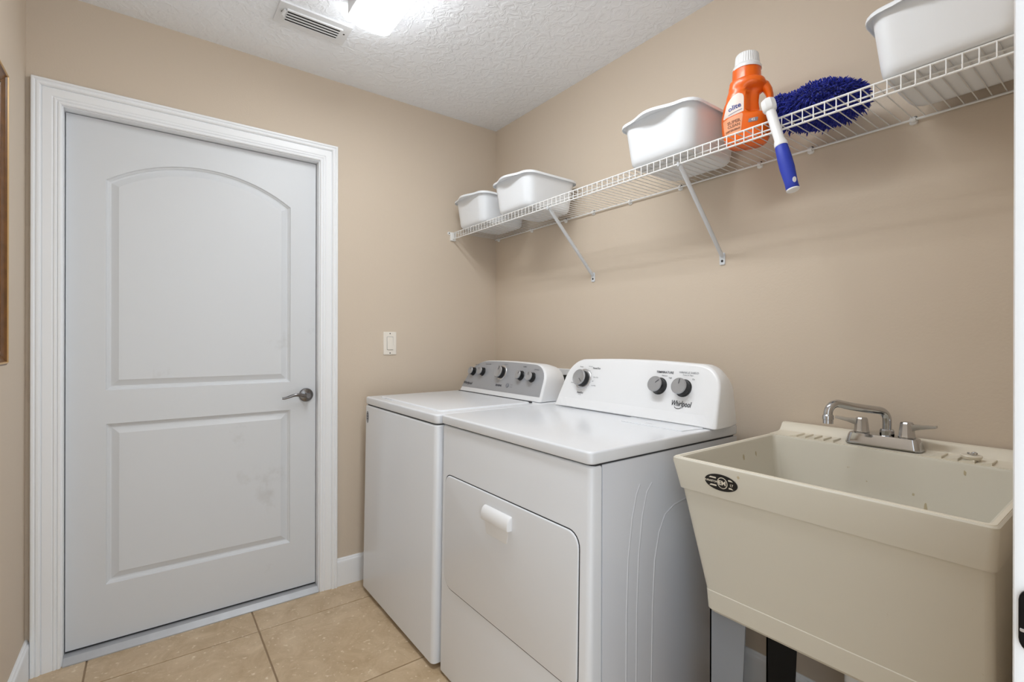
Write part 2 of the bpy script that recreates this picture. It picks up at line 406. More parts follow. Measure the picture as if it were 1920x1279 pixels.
def knob(parent, face, x, z, r, h, ang, ring=0.0):
    b = face.p(x, z)
    k = mk('knob', lathe(NB(), b, face.n, [(r * 1.12, 0), (r * 1.12, 0.002), (r * 1.02, 0.004), (r * 0.98, h * 0.9), (r * 0.9, h)], 28), BLACK, parent, smooth=True, ang=40)
    if ring:
        mk('knob_ring', lathe(NB(), b, face.n, [(r * 1.30, 0), (r * 1.30, 0.002), (r * 1.24, 0.004), (r * 1.13, 0.0045)], 28), SILVER2, k, smooth=True, ang=40)
    mk('knob_cap', lathe(NB(), b + face.n * h * 0.86, face.n, [(r * 1.0, 0), (r * 1.02, 0.002), (r * 0.99, h * 0.16), (r * 0.93, h * 0.2), (r * 0.9, h * 0.175)], 28), SILVER, k, smooth=True, ang=40)
    d = face.u * math.sin(ang) + face.v * math.cos(ang); s = face.n.cross(d)
    c = b + face.n * (h * 1.035 + 0.0004); bm = NB()
    q = [c + d * r * 0.25 + s * 0.0011, c + d * r * 0.85 + s * 0.0011, c + d * r * 0.85 - s * 0.0011, c + d * r * 0.25 - s * 0.0011]
    loft(bm, [q, [p + face.n * 0.0006 for p in q]]); mk('pointer', bm, INK, k)
    return k
def feet(parent, x0, x1, y0, y1, h):
    for x in (x0, x1):
        for y in (y0, y1): mk('foot', lathe(NB(), (x, y, 0), (0, 0, 1), [(0.022, 0), (0.022, 0.008), (0.010, 0.012), (0.010, h + 0.01)], 16), BLACK, parent, smooth=True)
def lean(bm, zt, yfront, dy):
    """front of a machine leans back by dy at height zt"""
    for v in bm.verts:
        if v.co.y < yfront: v.co.y += dy * v.co.z / zt

# washer
W = tag(empty('washing_machine', (0.467, -0.48, 0)), 'white top-loading washing machine with grey five-knob control panel beside the door', 'washing machine')
bm = NB(); slab(bm, rrect(0.099, 0.833, -0.856, -0.150, 0.020), 0.020, 0.894, 0.006, 'z'); lean(bm, 0.894, -0.6, 0.014)
mk('cabinet', bm, ENAMEL, W, smooth=True)
mk('seam', prism(NB(), rrect(0.106, 0.826, -0.835, -0.16, 0.02), 0.890, 0.905, 'z'), SEAM, W)
mk('top_panel', slab(NB(), rrect(0.101, 0.834, -0.842, -0.150, 0.020), 0.8985, 0.934, 0.0065, 'z', True), ENAMEL, W, smooth=True)
lid = mk('lid', slab(NB(), rrect(0.165, 0.775, -0.795, -0.345, 0.025), 0.930, 0.9395, 0.006, 'z'), ENAMEL, W, smooth=True)
mk('finger_notch', slab(NB(), rrect(0.235, 0.330, -0.8005, -0.7935, 0.003), 0.9335, 0.9375, 0.001, 'z'), SIDE, lid, smooth=True)
for y in (-0.352,): box('hinge_gap', 0.160, 0.775, y, y + 0.010, 0.933, 0.9405, SEAM, W)
WF = Face(-0.313, 0.936)
wout = rpoly([(0.104, 0.936), (0.795, 0.936), (0.790, 1.096), (0.45, 1.108), (0.175, 1.096)], [0.002, 0.002, 0.085, 0.2, 0.12], 9)
wc = mk('control_console', console(NB(), wout, WF, -0.155), ENAMEL2, W, smooth=True, ang=50)
win = [(0.4485 + (x - 0.4485) * 0.962, 0.957 + (z - 0.936) * 0.855) for x, z in wout]
bm = NB(); loft(bm, [[WF.p(x, z, -0.001) for x, z in win], [WF.p(x, z, 0.0012) for x, z in win]])
wp = mk('control_panel', bm, GREYP, W)
for x, z, r, h, a, g in ((0.195, 1.040, 0.0205, 0.026, 0.4, 0), (0.283, 1.043, 0.0205, 0.026, -0.5, 0), (0.452, 1.047, 0.030, 0.028, 0.2, 1), (0.612, 1.041, 0.0215, 0.026, 0.7, 0), (0.697, 1.038, 0.0215, 0.026, -0.3, 0)):
    knob(W, WF, x, z, r, h, a, g)
wt = lambda body, x, z, s, m=INKL, sh=0.0, b=0.0: text('lettering', body, s, m, wp, WF.p(x, z, 0.0014), WF.u, WF.v, sh, bold=b)
wt('Whirlpool', 0.168, 0.978, 0.021, LOGO, 0.25, 0.0004)
wt('LOAD SIZE', 0.210, 1.077, 0.0085, INK); wt('WATER TEMP', 0.315, 1.083, 0.0085, INK); wt('FABRIC', 0.625, 1.083, 0.0085, INK); wt('OPTIONS', 0.715, 1.073, 0.0085, INK)
wt('NORMAL', 0.470, 1.088, 0.007); wt('SENSING', 0.455, 0.985, 0.013, INK, 0, 0.0006)
for k in range(9):
    a = -1.9 + k * 0.475
    bx, bz = 0.452 + 0.046 * math.sin(a), 1.047 + 0.040 * math.cos(a)
    if bz < 1.08: wt('----', bx + 0.012 * (1 if math.sin(a) > 0 else -1), bz, 0.008)
mk('start_button', lathe(NB(), WF.p(0.527, 0.990), WF.n, [(0.011, 0), (0.011, 0.004), (0.008, 0.005)], 20), STICK, W, smooth=True)
for x in (0.5525,):
    wt('START', x + 0.006, 0.994, 0.0065); wt('PAUSE', x + 0.006, 0.984, 0.0065)
mk('round_sticker', slab(NB(), [(0.1375 + 0.0150 * math.cos(2 * PI * k / 28), 0.838 + 0.029 * math.sin(2 * PI * k / 28)) for k in range(28)], -0.8420, -0.8436, 0.0004, 'y'), STICK, W)
for dz, wd in ((0.016, 0.010), (0.004, 0.016), (-0.008, 0.014)):
    box('sticker_print', 0.1375 - wd / 2, 0.1375 + wd / 2, -0.8442, -0.8434, 0.836 + dz, 0.8405 + dz, INK, W)
feet(W, 0.15, 0.78, -0.80, -0.20, 0.018)

# dryer
D = tag(empty('clothes_dryer', (1.224, -0.51, 0)), 'white front-loading clothes dryer with three-knob white console beside the sink', 'dryer')
bm = NB(); slab(bm, rrect(0.848, 1.598, -0.837, -0.60, 0.016), 0.012, 0.899, 0.008, 'z'); lean(bm, 0.899, -0.7, 0.013)
bmesh.ops.bisect_plane(bm, geom=bm.verts[:] + bm.edges[:] + bm.faces[:], plane_co=(0, -0.7885, 0), plane_no=(0, 1, 0), clear_outer=True)
bmesh.ops.holes_fill(bm, edges=[e for e in bm.edges if e.is_boundary])
mk('front_panel', bm, ENAMEL, D, smooth=True)
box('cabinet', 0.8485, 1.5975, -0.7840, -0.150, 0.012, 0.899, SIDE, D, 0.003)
mk('seam', prism(NB(), rrect(0.852, 1.594, -0.815, -0.16, 0.012), 0.10, 0.908, 'z'), SEAM, D)
mk('top_panel', slab(NB(), rrect(0.846, 1.601, -0.829, -0.148, 0.016), 0.9035, 0.936, 0.006, 'z', True), ENAMEL, D, smooth=True)
mk('lint_screen_cover', slab(NB(), rpoly([(1.335, -0.412), (1.568, -0.412), (1.580, -0.312), (1.30, -0.312)], 0.008), 0.9355, 0.9384, 0.0010, 'z'), ENAMEL, D, smooth=True)
text('lettering', 'LINT', 0.010, INK, D, (1.425, -0.380, 0.9386), (1, 0, 0), (0, 1, 0))
DF = Face(-0.312, 0.938)
dout = rpoly([(0.886, 0.938), (1.619, 0.938), (1.600, 1.128), (1.25, 1.142), (0.925, 1.128)], [0.002, 0.002, 0.075, 0.25, 0.075], 9)
dc = mk('control_console', console(NB(), dout, DF, -0.160, 0.018), ENAMEL2, D, smooth=True, ang=50)
bm = NB(); rg = []
for k in range(21):
    x = 0.903 + (1.606 - 0.903) * k / 20; tp = min(1, k / 2, (20 - k) / 2)
    rg.append([DF.p(x, 0.974, -0.006), DF.p(x, 0.974, 0.0002), DF.p(x, 0.940, 0.0002 + 0.0055 * tp), DF.p(x, 0.940, -0.006)])
loft(bm, rg)
mk('console_band', bm, ENAMEL2, D)
knob(D, DF, 1.019, 1.052, 0.0325, 0.030, 2.3, 1); knob(D, DF, 1.386, 1.051, 0.0270, 0.031, 0.85); knob(D, DF, 1.481, 1.051, 0.0270, 0.031, 0.05)
dt = lambda body, x, z, s, m=INKL, sh=0.0, b=0.0, nr=1.0: text('lettering', body, s, m, dc, DF.p(x, z, 0.0012), DF.u, DF.v, sh, bold=b, narrow=nr)
dt('Whirlpool', 1.484, 1.000, 0.0260, LOGO, 0.12, 0.0003, 0.68)
bm = NB()
sw = [DF.p(1.474 + 0.012 * math.sin(a), 0.993 - 0.005 * math.cos(a) - 0.003, 0.0012) for a in [(-1.6 + 3.2 * k / 12) for k in range(13)]]
tube(bm, sw, 0.0009, 5); mk('logo_swirl', bm, LOGO, dc)
dt('TEMPERATURE', 1.398, 1.098, 0.0105, INK, 0, 0.0002); dt('Medium', 1.400, 1.087, 0.007, INKL); dt('High', 1.424, 1.081, 0.007, INK)
dt('WRINKLE SHIELD', 1.490, 1.101, 0.0095, INKL); dt('Press to Start', 1.489, 1.093, 0.007, INKL); dt('On', 1.512, 1.081, 0.0075, INK)
dt('Heavy', 0.994, 1.100, 0.0075, INK); dt('Timed Dry', 1.078, 1.097, 0.0095, INK, 0, 0.0002); dt('Normal', 1.044, 1.103, 0.0065)
for k in range(8):
    a = 0.45 + k * 0.27
    dt('-', 1.016 + 0.047 * math.sin(a), 1.052 + 0.047 * math.cos(a), 0.011, INK)
dt('More Dry', 1.085, 1.062, 0.0065); dt('Less Dry', 1.083, 1.030, 0.0065, INK); dt('Off', 1.073, 1.046, 0.0065); dt('Off', 0.966, 1.058, 0.0065); dt('Cool', 0.964, 1.044, 0.0065); dt('Damp', 0.963, 1.034, 0.0065, INK)
dt('AutoDry', 1.020, 0.998, 0.0095, INK, 0, 0.0002); dt('Energy', 1.020, 0.991, 0.0055)
# loading door
def dy_(z): return -0.837 + 0.013 * z / 0.899
def lean_slab(pts, off0, off1, r):
    bm = NB()
    xs = [p[0] for p in pts]; zs = [p[1] for p in pts]; cx = (min(xs) + max(xs)) / 2; cz = (min(zs) + max(zs)) / 2; hw = (max(xs) - min(xs)) / 2; hh = (max(zs) - min(zs)) / 2
    def ring(d, off): return [V((cx + (p[0] - cx) * (hw - d) / hw, dy_(p[1]) - off, cz + (p[1] - cz) * (hh - d) / hh)) for p in pts]
    return loft(bm, [ring(0, off0)] + [ring(r * (1 - math.cos(k / 4 * PI / 2)), off1 - r * (1 - math.sin(k / 4 * PI / 2))) for k in range(5)])
drect = lambda d, r: rpoly([(0.882 - d, 0.330 - d), (1.560 + d, 0.330 - d), (1.560 + d, 0.726 + d), (0.882 - d, 0.726 + d)], [r + 0.01, r, r, r - 0.004], 6)
mk('door_seam', lean_slab(drect(0.0032, 0.041), -0.004, 0.0006, 0.0002), SEAM, D)
dd = mk('loading_door', lean_slab(drect(0, 0.038), -0.004, 0.0042, 0.004), ENAMEL, D, smooth=True)
yh = dy_(0.67)
bm = NB()
hp = [(-0.003, 0.0), (0.024, 0.000), (0.0265, 0.004), (0.025, 0.022), (0.018, 0.034), (0.008, 0.040), (-0.003, 0.042)]
xs = [(1.141, 0.6), (1.143, 0.9), (1.149, 1.0), (1.277, 1.0), (1.283, 0.9), (1.285, 0.6)]
loft(bm, [[V((x, yh - 0.004 - t * s * 0.72, 0.647 + h * (0.9 + 0.1 * s))) for t, h in hp] for x, s in xs])
mk('handle', bm, ENAMEL2, dd, smooth=True, ang=50)
mk('handle_recess', lean_slab(rpoly([(1.150, 0.600), (1.262, 0.600), (1.270, 0.650), (1.140, 0.650)], 0.008), 0.0035, 0.0047, 0.0004), ENAMEL2, dd, smooth=True)
# pressed ribs on the side panel
for pts in ([(-0.640, 0.826), (-0.655, 0.800), (-0.672, 0.740), (-0.687, 0.638), (-0.693, 0.50), (-0.694, 0.323), (-0.694, 0.05)],
            [(-0.590, 0.822), (-0.612, 0.800), (-0.630, 0.740), (-0.645, 0.638), (-0.652, 0.50), (-0.654, 0.323), (-0.654, 0.05)],
            [(-0.30, 0.752), (-0.43, 0.750), (-0.49, 0.742), (-0.532, 0.723), (-0.558, 0.680), (-0.577, 0.608), (-0.586, 0.48), (-0.590, 0.28), (-0.590, 0.05)]):
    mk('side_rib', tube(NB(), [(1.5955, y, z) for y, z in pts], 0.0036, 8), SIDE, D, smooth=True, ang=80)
feet(D, 0.90, 1.55, -0.78, -0.20, 0.010)

# ---------------------------------------------------------------- utility sink
SK = tag(empty('utility_sink', (1.98, -0.32, 0)), 'cream moulded laundry tub sink on legs right of the dryer', 'sink')
def ring4(x0, x1, y0, y1, r, z, seg=4): return [V((x, y, z)) for x, y in rrect(x0, x1, y0, y1, r, seg)]
rings = [ring4(1.772, 2.25, -0.560, -0.04, 0.03, 0.547), ring4(1.757, 2.265, -0.578, -0.03, 0.02, 0.546), ring4(1.754, 2.266, -0.582, -0.03, 0.014, 0.552),
         ring4(1.7512, 2.266, -0.5848, -0.03, 0.014, 0.597), ring4(1.7512, 2.2665, -0.5835, -0.03, 0.014, 0.5985),
         ring4(1.703, 2.268, -0.611, -0.022, 0.014, 0.8385), ring4(1.6985, 2.2715, -0.6165, -0.02, 0.014, 0.8405),
         ring4(1.6835, 2.2765, -0.626, -0.015, 0.012, 0.908), ring4(1.684, 2.276, -0.6255, -0.015, 0.012, 0.9135), ring4(1.687, 2.273, -0.6225, -0.016, 0.010, 0.916),
         ring4(1.696, 2.264, -0.6125, -0.118, 0.012, 0.916), ring4(1.699, 2.261, -0.6095, -0.1215, 0.012, 0.9145), ring4(1.701, 2.259, -0.6075, -0.124, 0.014, 0.909),
         ring4(1.745, 2.225, -0.565, -0.165, 0.03, 0.63), ring4(1.765, 2.205, -0.545, -0.185, 0.05, 0.60), ring4(1.80, 2.17, -0.51, -0.22, 0.05, 0.592)]
tub = mk('tub', loft(NB(), rings), CREAM, SK, smooth=True, ang=30)
mk('rim', loft(NB(), [ring4(1.6875, 2.2725, -0.622, -0.10, 0.010, 0.9155), ring4(1.6882, 2.2718, -0.6213, -0.10, 0.010, 0.9172), ring4(1.6948, 2.2652, -0.6138, -0.110, 0.011, 0.9172), ring4(1.6955, 2.2645, -0.613, -0.110, 0.012, 0.9155)], False, False), CREAMR, SK, smooth=True, ang=40)  # paler cream ring than the tub: the rim's highlight painted in as colour
# faucet deck: raised back lip with a hollow end profile, and soap ribs
bp_ = [(-0.013, 0.914), (-0.118, 0.914), (-0.118, 0.9175), (-0.066, 0.919), (-0.052, 0.922), (-0.043, 0.931), (-0.036, 0.941), (-0.029, 0.945), (-0.013, 0.945)]
mk('back_ledge', loft(NB(), [[V((x, y, z)) for y, z in bp_] for x in (1.686, 2.274)]), CREAMR, SK, smooth=True, ang=30)
for x in [1.742 + 0.0245 * k for k in range(5)] + [2.072 + 0.0300 * k for k in range(4)]:
    wd = 0.0225 if x < 2 else 0.028
    bm = NB(); prism(bm, [(x, 0.9165), (x + wd, 0.9165), (x + wd, 0.9232), (x + wd - 0.002, 0.9238), (x, 0.9182)], -0.1165, -0.060, 'y'); mk('soap_rib', bm, CREAMR, SK)
# oval badge on the apron
def apron(x, z, d=0): return V((x, -0.6165 - (z - 0.8405) / 0.0675 * 0.0095 - d, z))
AU = V((1, 0, 0)); AV = (apron(1.8, 0.90) - apron(1.8, 0.85)).normalized()
def oval(cx, cz, a, b, n=36): return [(cx + a * math.cos(2 * PI * k / n), cz + b * math.sin(2 * PI * k / n)) for k in range(n)]
def badge(name, pts, d0, d1, m, parent): return mk(name, loft(NB(), [[apron(x, z, d0) for x, z in pts], [apron(x, z, d1) for x, z in pts]]), m, parent)
BX, BZ = 1.815, 0.878
bd = badge('maker_badge', oval(BX, BZ, 0.040, 0.0195), -0.001, 0.0014, BLACK, SK); tag(bd, 'black oval maker badge')
badge('badge_ring', oval(BX + 0.004, BZ, 0.0125, 0.0135, 24), 0.001, 0.0017, CREAMR, bd); badge('badge_disc', oval(BX + 0.004, BZ, 0.0108, 0.0117, 24), 0.001, 0.0020, BLACK, bd)
for sx, z0 in ((-1, 0.0078), (-1, -0.0105), (1, 0.0078), (1, -0.0105)):
    x0 = BX + (-0.029 if sx < 0 else 0.019); x1 = BX + (-0.011 if sx < 0 else 0.030)
    badge('badge_bar', [(x0 + (0.0 if sx < 0 else 0), BZ + z0), (x1, BZ + z0), (x1 + (0 if sx < 0 else -0.005), BZ + z0 + 0.0035), (x0 + (0.004 if sx < 0 else 0), BZ + z0 + 0.0035)], 0.001, 0.0018, CREAMR, bd)
text('lettering', 'DURASTONE', 0.0066, CREAMR, bd, apron(BX - 0.0225, BZ + 0.0005, 0.0018), AU, AV, bold=0.0002)
text('lettering', 'EM', 0.0145, CREAMR, bd, apron(BX + 0.004, BZ, 0.0023), AU, AV, bold=0.0005)
text('lettering', '17', 0.0085, CREAMR, bd, apron(BX + 0.026, BZ - 0.001, 0.0018), AU, AV, bold=0.0002)
# brown stains on the tub
random.seed(3)
def stain(pf, cx, cz, a, b):
    pts = [(cx + a * math.cos(2 * PI * k / 12) * random.uniform(0.6, 1.1), cz + b * math.sin(2 * PI * k / 12) * random.uniform(0.6, 1.1)) for k in range(12)]
    mk('stain', loft(NB(), [[pf(x, z, -0.0005) for x, z in pts], [pf(x, z, 0.0004) for x, z in pts]]), RUST, tub)
stain(apron, 1.858, 0.900, 0.0035, 0.004)
def inner_left(y, z, d=0): return V((1.701 + (0.909 - z) / 0.279 * 0.044 + d, y, z))
stain(inner_left, -0.315, 0.872, 0.005, 0.009); stain(inner_left, -0.245, 0.874, 0.004, 0.007)
def inner_back(x, z, d=0): return V((x, -0.124 - (0.909 - z) / 0.279 * 0.041 - d, z))
stain(inner_back, 2.145, 0.893, 0.003, 0.007); stain(inner_back, 2.075, 0.79, 0.004, 0.018); stain(inner_back, 2.05, 0.82, 0.003, 0.004); stain(inner_back, 1.95, 0.83, 0.002, 0.002)
# legs: folded angle, tapering
def leg(name, x, y, sx, sy, m, lab=None):
    """corner at (x, y); flanges run inwards by sx, sy"""
    bm = NB(); wt_, wb = 0.092, 0.068; t = 0.004
    for (dx, dy) in ((sx, 0), (0, sy)):
        rings = []
        for z, wd in ((0.0, wb), (0.60, wt_)):
            ax = V((dx, dy, 0)) * wd; nn = V((0, sy, 0)) * t if dx else V((sx, 0, 0)) * t
            o = V((x, y, z)); rings.append([o, o + ax, o + ax + nn, o + nn])
        loft(bm, rings)
    return tag(mk(name, bm, m, SK), lab)
leg('leg', 1.752, -0.562, 1, 1, LEGG); leg('leg', 2.262, -0.562, -1, 1, LEGG)
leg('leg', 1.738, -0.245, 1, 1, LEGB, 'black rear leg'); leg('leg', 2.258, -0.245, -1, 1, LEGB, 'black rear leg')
mk('drain_pipe', tube(NB(), [(2.0, -0.37, 0.595), (2.0, -0.37, 0.30), (2.0, -0.35, 0.25), (2.0, -0.30, 0.235), (2.0, -0.25, 0.25), (2.0, -0.22, 0.30), (2.0, -0.19, 0.33), (2.0, -0.002, 0.335)], 0.020, 14), BINM, SK, smooth=True, ang=60)

# faucet
FX, FY, FZ = 1.970, -0.076, 0.9205
FA = tag(empty('faucet', (FX, FY, FZ)), 'chrome two-handle faucet on the back ledge of the sink', 'faucet')
bm = NB(); rs = []
for z, d, r in ((0.0, 0.0, 0.022), (0.004, 0.0, 0.022), (0.024, 0.006, 0.018), (0.030, 0.009, 0.016), (0.0315, 0.014, 0.012)): rs.append([V((x, y, FZ + z)) for x, y in rrect(FX - 0.086 + d, FX + 0.086 - d, FY - 0.027 + d * 0.6, FY + 0.027 - d * 0.6, r * 0.8, 5)])
loft(bm, rs); mk('base_plate', bm, CHROME, FA, smooth=True, ang=32)
for s in (-1, 1):
    x = FX + s * 0.051
    h = mk('tap_handle', lathe(NB(), (x, FY, FZ + 0.031), (0, 0, 1), [(0.019, 0), (0.0195, 0.003), (0.0185, 0.006), (0.0150, 0.038), (0.0125, 0.0415)], 10), CHROME, FA, smooth=True, ang=20)
    bm = NB(); lv = []
    dirv = V((s * 1.0, -0.05 if s > 0 else -0.25, 0)).normalized(); sd = V((-dirv.y, dirv.x, 0))
    for t, wd, hh, zz in ((0.006, 0.010, 0.020, 0.028), (0.016, 0.009, 0.016, 0.029), (0.032, 0.008, 0.010, 0.032), (0.062, 0.007, 0.0065, 0.037)):
        c = V((x, FY, FZ + 0.031 + zz)) + dirv * t
        lv.append([c + sd * wd + V((0, 0, hh / 2)), c - sd * wd + V((0, 0, hh / 2)), c - sd * wd - V((0, 0, hh / 2)), c + sd * wd - V((0, 0, hh / 2))])
    loft(bm, lv); mk('lever', bm, CHROME, h)
mk('spout_collar', lathe(NB(), (FX + 0.008, FY, FZ + 0.030), (0, 0, 1), [(0.0165, 0), (0.0165, 0.014), (0.0145, 0.018), (0.0115, 0.019)], 12), CHROME, FA, smooth=True, ang=25)
def arc(c, e1, e2, r, a0, a1, n): return [c + (e1 * math.cos(a0 + (a1 - a0) * k / n) + e2 * math.sin(a0 + (a1 - a0) * k / n)) * r for k in range(n + 1)]
sd0 = V((-0.48, -0.86, 0)).normalized(); zt_ = V((0, 0, 1)); b0 = V((FX + 0.008, FY, FZ + 0.04))
p = [b0, b0 + zt_ * 0.022]
p += arc(b0 + zt_ * 0.031 + sd0 * 0.028, -sd0, zt_, 0.028, 0.0, PI / 2 - 0.16, 7)
q = b0 + sd0 * 0.150 + zt_ * 0.0885
p += [b0 + sd0 * 0.06 + zt_ * 0.0635, b0 + sd0 * 0.11 + zt_ * 0.0715]
p += arc(b0 + sd0 * 0.150 + zt_ * 0.0525, sd0, zt_, 0.027, PI / 2 + 0.16, 0.0, 8)
tipp = b0 + sd0 * 0.177 + zt_ * 0.044; p += [tipp]
mk('spout', tube(NB(), p, 0.0105, 16), CHROME, FA, smooth=True, ang=60)
mk('aerator', lathe(NB(), tipp + zt_ * 0.004, (0, 0, -1), [(0.0108, -0.003), (0.0130, 0), (0.0130, 0.010), (0.0118, 0.011), (0.0118, 0.021), (0.009, 0.021)], 20), CHROME, FA, smooth=True, ang=30)
# drain stopper
ST = tag(empty('sink_stopper', (2.150, -0.092, 0.9238)), 'round cream rubber drain stopper lying on the sink ledge', 'stopper')
mk('rubber_disc', lathe(NB(), (2.150, -0.092, 0.9240), (0.05, -0.05, 1), [(0.017, 0.0), (0.0195, 0.004), (0.0205, 0.0075), (0.019, 0.0095), (0.010, 0.010)], 28), CREAMR, ST, smooth=True, ang=40)
bm = NB(); ring = [V((2.152 + 0.0085 * math.cos(a), -0.092 + 0.0085 * math.sin(a) * 0.9, 0.9362 + 0.002 * math.sin(a * 2))) for a in [2 * PI * k / 16 for k in range(17)]]
tube(bm, ring, 0.0013, 6); tube(bm, [V((2.150, -0.092, 0.9325)), V((2.152, -0.092, 0.9385)), V((2.158, -0.090, 0.939))], 0.002, 6)
mk('pull_ring', bm, CHROME, ST, smooth=True)

# ---------------------------------------------------------------- wire shelf
ZD = 1.8175; YFR = -0.303; SX0, SX1 = 0.012, XF - 0.004
SH = tag(empty('wire_shelf', (1.18, -0.15, ZD)), 'long white vinyl-coated wire shelf on the wall above the machines', 'shelf')
rod = lambda name, y, z, r, x0=SX0, x1=SX1: mk(name, tube(NB(), [(x0, y, z), (x1, y, z)], r, 8), WIREM, SH, smooth=True, ang=60)
rod('back_rod', -0.010, ZD - 0.0045, 0.0032); rod('front_rod', YFR, ZD, 0.0030); rod('lip_rod', YFR - 0.001, ZD - 0.0345, 0.0030); rod('middle_rod', -0.256, ZD - 0.0025, 0.0024)
wm = None; k = 0
x = SX0 + 0.012
while x < SX1:
    if wm is None:
        o = mk('wire', tube(NB(), [(x, -0.009, ZD + 0.0005), (x, YFR - 0.0015, ZD + 0.0008), (x, YFR - 0.0035, ZD - 0.0015), (x, YFR - 0.0035, ZD - 0.0345)], 0.0014, 6), WIREM, SH, smooth=True, ang=60); wm = o; off = o.location.copy(); x00 = x
    else:
        o = bpy.data.objects.new('wire', wm.data); COL.objects.link(o); o.parent = SH; o.location = off + V((x - x00, 0, 0))
    x += 0.0262; k += 1
DECK = ZD + 0.0024
for x in (0.036, 0.352, 0.625, 0.816, 1.035, 1.285, 1.597, 1.757, 2.016):
    bm = NB(); slab(bm, rrect(x - 0.009, x + 0.009, ZD - 0.016, ZD + 0.006, 0.006), 0.0, -0.007, 0.002, 'y'); lathe(bm, (x - 0.003, -0.011, ZD - 0.005), (1, 0, 0), [(0.0065, 0), (0.0065, 0.010)], 12)
    c = mk('wall_clip', bm, WIREM, SH, smooth=True)
    mk('screw', lathe(NB(), (x + 0.005, -0.0068, ZD + 0.001), (0, -1, 0), [(0.0045, 0), (0.004, 0.001)], 10), SCREW, c)
# end bracket on the door wall
eb = mk('end_bracket', slab(NB(), rrect(YFR - 0.014, YFR + 0.018, ZD - 0.043, ZD + 0.004, 0.003), 0.0, 0.012, 0.002, 'x'), WIREM, SH, smooth=True)
mk('bracket_ear', slab(NB(), rrect(YFR - 0.030, YFR - 0.008, ZD - 0.010, ZD + 0.006, 0.007), 0.0, 0.006, 0.002, 'x'), WIREM, eb, smooth=True)
mk('screw', lathe(NB(), (0.006, YFR - 0.021, ZD - 0.002), (1, 0, 0), [(0.0035, 0), (0.003, 0.001)], 10), SCREW, eb)
for xb in (0.812, 1.460):
    bm = NB()
    tube(bm, [(xb + 0.024, YFR + 0.006, ZD - 0.036), (xb + 0.023, YFR + 0.012, ZD - 0.044), (xb + 0.002, -0.016, 1.526), (xb, -0.006, 1.517)], [0.006, 0.0075, 0.0075, 0.006], 8)
    br = mk('support_brace', bm, BRACE, SH, smooth=True, ang=60)
    mk('foot_plate', slab(NB(), rrect(xb - 0.0105, xb + 0.0105, 1.486, 1.530, 0.005), 0.0, -0.004, 0.001, 'y'), BRACE, br, smooth=True)
    mk('screw', lathe(NB(), (xb, -0.004, 1.500), (0, -1, 0), [(0.0048, 0), (0.004, 0.0015)], 12), SCREW, br)
    mk('hook', tube(NB(), [(xb + 0.024, YFR + 0.006, ZD - 0.036), (xb + 0.024, YFR - 0.006, ZD - 0.040), (xb + 0.024, YFR - 0.007, ZD - 0.030)], 0.004, 8), BRACE, br, smooth=True)

# ---------------------------------------------------------------- storage bins (short ends with grip tabs)
def bin_ring(wd, ln, r, z, tabw=0.0, seg=5, sub=14):
    base = []
    cs = [(-1, -1), (1, -1), (1, 1), (-1, 1)]
    for i, (sx, sy) in enumerate(cs):
        cx, cy = sx * (wd / 2 - r), sy * (ln / 2 - r); a0 = (PI, 1.5 * PI, 0, 0.5 * PI)[i]
        for k_ in range(seg + 1): a = a0 + PI / 2 * k_ / seg; base.append((cx + r * math.cos(a), cy + r * math.sin(a)))
        nx, ny = cs[(i + 1) % 4]; p0 = base[-1]; a1 = (1.5 * PI, 0, 0.5 * PI, PI)[i]
        p1 = (nx * (wd / 2 - r) + r * math.cos(a1), ny * (ln / 2 - r) + r * math.sin(a1))
        for k_ in range(1, sub): t = k_ / sub; base.append((p0[0] + (p1[0] - p0[0]) * t, p0[1] + (p1[1] - p0[1]) * t))
    out = []
    for x, y in base:
        zz = z
        if tabw and abs(y) > ln / 2 - 0.004:
            u = abs(x) / (wd * 0.34)
            if u < 1: bmp = 0.5 * (1 + math.cos(PI * u)); y += math.copysign(tabw * bmp, y)
        out.append(V((x, y, zz)))
    return out
def make_bin():
    BH = 0.152; rg = [bin_ring(0.205, 0.225, 0.030, 0.001), bin_ring(0.232, 0.252, 0.036, 0.003), bin_ring(0.249, 0.269, 0.040, 0.013), bin_ring(0.254, 0.274, 0.041, 0.028),
        bin_ring(0.279, 0.299, 0.042, BH - 0.010)]
    root = bpy.data.objects.new('storage_bin', None); COL.objects.link(root); root.empty_display_size = 0.05
    body = rg + [bin_ring(0.281, 0.301, 0.042, BH - 0.003), bin_ring(0.279, 0.299, 0.041, BH - 0.003), bin_ring(0.275, 0.295, 0.040, BH - 0.010), bin_ring(0.249, 0.269, 0.037, 0.026), bin_ring(0.225, 0.245, 0.03, 0.006), bin_ring(0.19, 0.21, 0.03, 0.005)]
    b = mk('tub', loft(NB(), body), BINM, root, smooth=True, ang=50, center=False)
    rim = [bin_ring(0.279, 0.299, 0.041, BH - 0.003), bin_ring(0.279, 0.299, 0.041, BH), bin_ring(0.300, 0.320, 0.048, BH + 0.0005, 0.026), bin_ring(0.305, 0.325, 0.050, BH - 0.002, 0.028), bin_ring(0.306, 0.326, 0.050, BH - 0.011, 0.028),
           bin_ring(0.302, 0.322, 0.049, BH - 0.011, 0.027), bin_ring(0.300, 0.320, 0.048, BH - 0.0035, 0.025)]
    bm = NB(); loft(bm, rim + [rim[0]], False, False); bmesh.ops.remove_doubles(bm, verts=bm.verts[:], dist=1e-6)
    r = mk('rim', bm, BINM, root, smooth=True, ang=50, center=False)
    return root, [b, r]
binroot, binparts = make_bin()
